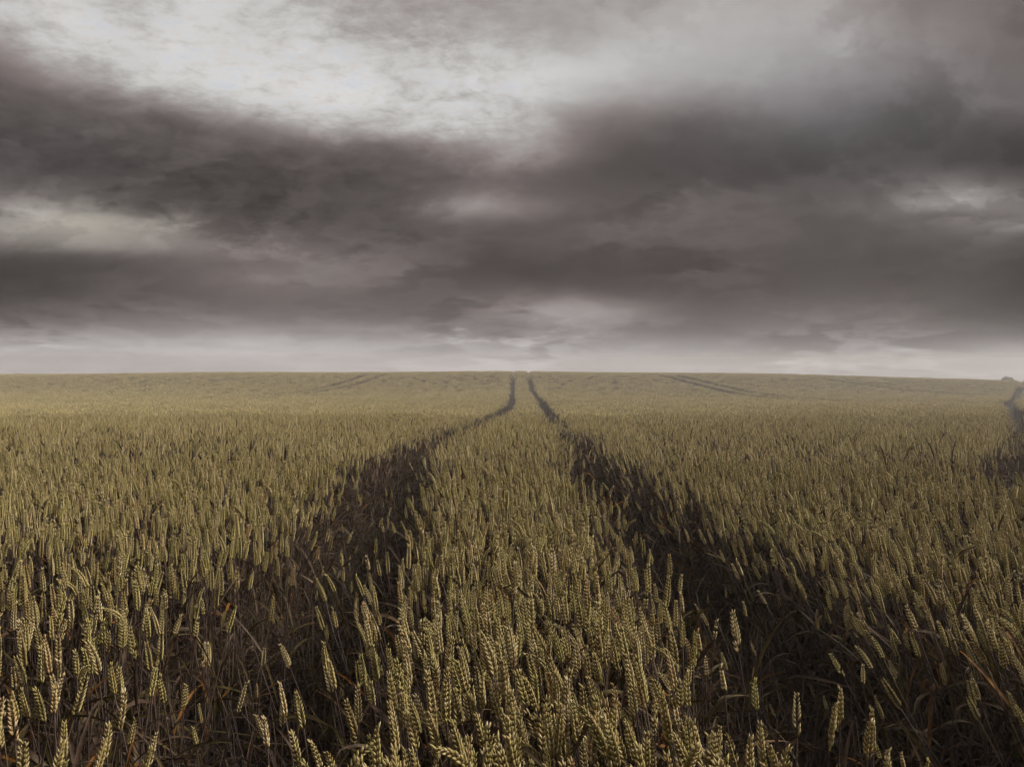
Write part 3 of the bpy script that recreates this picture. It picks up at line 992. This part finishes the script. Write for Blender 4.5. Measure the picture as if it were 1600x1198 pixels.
SPIKELET = None
def build_single(chosen, X, Y, Z, H, Q, var, picked, ears, cnt):
    global SPIKELET
    mb = MB()
    make_spikelet(mb, Vector((0, 0, 0)), Vector((0, 0, 1)), Vector((1, 0, 0)), 1.0, 0.0, 5)
    # the floret offset in make_spikelet is in metres for a 13 mm piece
    SPIKELET = mb.mesh('spikelet', [M_EAR])
    # the nearest ears get every spikelet as a piece of its own
    dist = np.array([np.hypot(*(pix(ears[i][1])[2], 0)) for i in chosen])
    near_order = [chosen[j] for j in np.argsort(dist)]
    pieces = set(near_order[:70])
    rows = {}
    for rank, i in enumerate(near_order):
        v = FULL[var[i]]
        root = bpy.data.objects.new('wheat_plant', None)
        root.empty_display_size = .05
        COL.objects.link(root)
        root.location = (X[i], Y[i], Z[i])
        root.rotation_mode = 'QUATERNION'
        root.rotation_quaternion = Q[i]
        root.scale = (H[i],) * 3
        def part(nm, me, par):
            o = bpy.data.objects.new(nm, me)
            COL.objects.link(o); o.parent = par
            return o
        part('stem', v['stem'], root)
        for l in v['leaves'][:3]:
            part('leaf', l, root)
        if i in pieces:
            ear = part('ear', v['rachis'], root)
            for (b, ax, od, L) in v['frames']:
                t = ax.normalized()
                o_ = (od - t * od.dot(t)).normalized()
                sd = t.cross(o_)
                R = Matrix((o_, sd, t)).transposed().to_4x4()
                s = part('spikelet', SPIKELET, ear)
                s.matrix_local = Matrix.Translation(b) @ R @ Matrix.Diagonal((L * v['fat'], L * v['fat'], L, 1))
        else:
            part('ear', v['ear'], root)
        # words for this one
        a, b = ears[i]
        xa, ya, _ = pix(a); xb, yb, _ = pix(b)
        lean = math.degrees(math.atan2(xb - xa, ya - yb))
        if v['nod'] > .5:
            how = 'nodding'
        elif lean > 14:
            how = 'right-leaning'
        elif lean < -14:
            how = 'left-leaning'
        else:
            how = 'upright'
        td = float(track_dist(np.array([X[i]]), np.array([Y[i]]), TRACKS)[0])
        if td < 0:
            where = 'in the left wheel track' if X[i] < 0 else 'in the right wheel track'
        elif X[i] < -.6:
            where = 'in the left block'
        elif X[i] < .6:
            where = 'in the middle strip'
        else:
            where = 'in the right block'
        root['category'] = 'wheat'
        root['group'] = 'wheat plants nearest the camera'
        rows.setdefault((where, min(int((1198 - yb) / 60), 9)), []).append((xb, how, root))
    tiers = ['lowest', 'second lowest', 'third lowest', 'fourth lowest', 'fifth lowest', 'sixth lowest', 'seventh lowest', 'eighth lowest', 'ninth lowest', 'topmost']
    ones = ['', 'first', 'second', 'third', 'fourth', 'fifth', 'sixth', 'seventh', 'eighth', 'ninth', 'tenth', 'eleventh', 'twelfth', 'thirteenth',
            'fourteenth', 'fifteenth', 'sixteenth', 'seventeenth', 'eighteenth', 'nineteenth']
    def ordinal(k):
        if k < 20:
            return ones[k]
        tens = ['', '', 'twenty', 'thirty', 'forty', 'fifty', 'sixty', 'seventy', 'eighty', 'ninety']
        if k % 10 == 0:
            return tens[k // 10][:-1] + 'ieth'
        return tens[k // 10] + '-' + ones[k % 10]
    for (where, tier), lst in rows.items():
        lst.sort(key=lambda q: q[0])
        for k, (_x, how, root) in enumerate(lst):
            place = ordinal(k + 1) + ' from left' if len(lst) > 1 else 'the only one'
            root['label'] = '%s wheat plant %s, %s, %s row' % (how, where, place, tiers[tier])

build_wheat()

# ------------------------------------------------------------------ trees behind the crest
def mat_tree_leaf():
    m, N, out = new_mat('tree_foliage')
    r, oi = rand_value(N)
    base = ramp(N, r, [(0, (.035, .038, .022)), (.6, (.06, .065, .035)), (1, (.09, .09, .05))])
    p = N.n('ShaderNodeBsdfPrincipled'); N.link(base, p.inputs['Base Color']); p.inputs['Roughness'].default_value = .6
    N.link(p.outputs[0], out.inputs[0])
    return m
def mat_bark():
    m, N, out = new_mat('tree_bark')
    g = N.n('ShaderNodeNewGeometry')
    a = N.noise(g.outputs['Position'], 14.0, 5.0, .7)
    base = ramp(N, a.outputs[0], [(.3, (.05, .04, .035)), (.7, (.12, .10, .085))])
    p = N.n('ShaderNodeBsdfPrincipled'); N.link(base, p.inputs['Base Color']); p.inputs['Roughness'].default_value = .85
    N.link(p.outputs[0], out.inputs[0])
    return m
M_TL, M_BARK = mat_tree_leaf(), mat_bark()
def tree(xpix, ytop, dist, width, seed, label):
    rnd = random.Random(seed)
    X = (xpix - 800) / F * dist
    top = ZC - (ytop - HZ) / F * dist
    g = float(ground_z(X, dist)) - .004 * max(abs(X) - 90, 0)
    Ht = top - g
    root = bpy.data.objects.new('hedge_tree', None); COL.objects.link(root)
    root.location = (X, dist, g - .05)
    tr = MB()
    tube(tr, [Vector((0, 0, 0)), Vector((.06, 0, Ht * .25)), Vector((.0, .05, Ht * .5)), Vector((.1, 0, Ht * .85))], [.2, .15, .1, .03], 8, 0)
    for k in range(9):
        a = rnd.uniform(0, 6.28); z0 = Ht * rnd.uniform(.25, .55)
        e = Vector((math.cos(a) * width * .38, math.sin(a) * width * .38, z0 + Ht * rnd.uniform(.15, .35)))
        tube(tr, [Vector((0, 0, z0)), Vector((e.x * .5, e.y * .5, z0 + (e.z - z0) * .35)), e], [.07, .05, .015], 5, 0)
    cr = MB()
    blobs = []
    for k in range(26):
        a = rnd.uniform(0, 6.28); zf = rnd.uniform(.32, .93)
        rr = width * .5 * math.sqrt(max(0.02, 1 - ((zf - .55) / .45) ** 2)) * rnd.uniform(.3, .85)
        blobs.append((Vector((math.cos(a) * rr, math.sin(a) * rr, Ht * zf)), width * rnd.uniform(.10, .17)))
    for (c, r) in blobs:
        q = rnd.random()
        for _ in range(150):
            d = Vector((rnd.gauss(0, 1), rnd.gauss(0, 1), rnd.gauss(0, 1))).normalized() * r * rnd.random() ** .35
            p = c + d
            s = rnd.uniform(.06, .12)
            u_ = Vector((rnd.gauss(0, 1), rnd.gauss(0, 1), rnd.gauss(0, 1))).normalized()
            w_ = u_.orthogonal().normalized()
            cr.add([p - u_ * s, p + w_ * s * .55, p + u_ * s, p - w_ * s * .55], [(0, 1, 2, 3)], 0, q + rnd.uniform(0, .2))
    for nm, me in (('trunk', tr.mesh('trunk', [M_BARK])), ('crown', cr.mesh('crown', [M_TL], False))):
        o = bpy.data.objects.new(nm, me); COL.objects.link(o); o.parent = root
    root['label'] = label; root['category'] = 'tree'
tree(1574, 586.8, 105, 1.5, 3, 'small dark tree showing its top over the crest at far right')

# ------------------------------------------------------------------ damp air over the field
def build_haze():
    x0, x1, y0, y1, z0, z1 = -165, 165, -12, 195, -14, 2.4
    v = [(x, y, z) for z in (z0, z1) for y in (y0, y1) for x in (x0, x1)]
    f = [(0, 2, 3, 1), (4, 5, 7, 6), (0, 1, 5, 4), (2, 6, 7, 3), (0, 4, 6, 2), (1, 3, 7, 5)]
    me = bpy.data.meshes.new('haze'); me.from_pydata(v, [], f)
    m, N, out = new_mat('haze')
    pv = N.n('ShaderNodeVolumePrincipled')
    pv.inputs['Color'].default_value = (.93, .91, .92, 1)
    pv.inputs['Density'].default_value = 0.0042
    pv.inputs['Anisotropy'].default_value = 0.2
    N.link(pv.outputs[0], out.inputs['Volume'])
    me.materials.append(m)
    o = bpy.data.objects.new('haze', me); COL.objects.link(o)
    o['kind'] = 'stuff'
    o['label'] = 'thin damp haze paling the far side of the field'
build_haze()
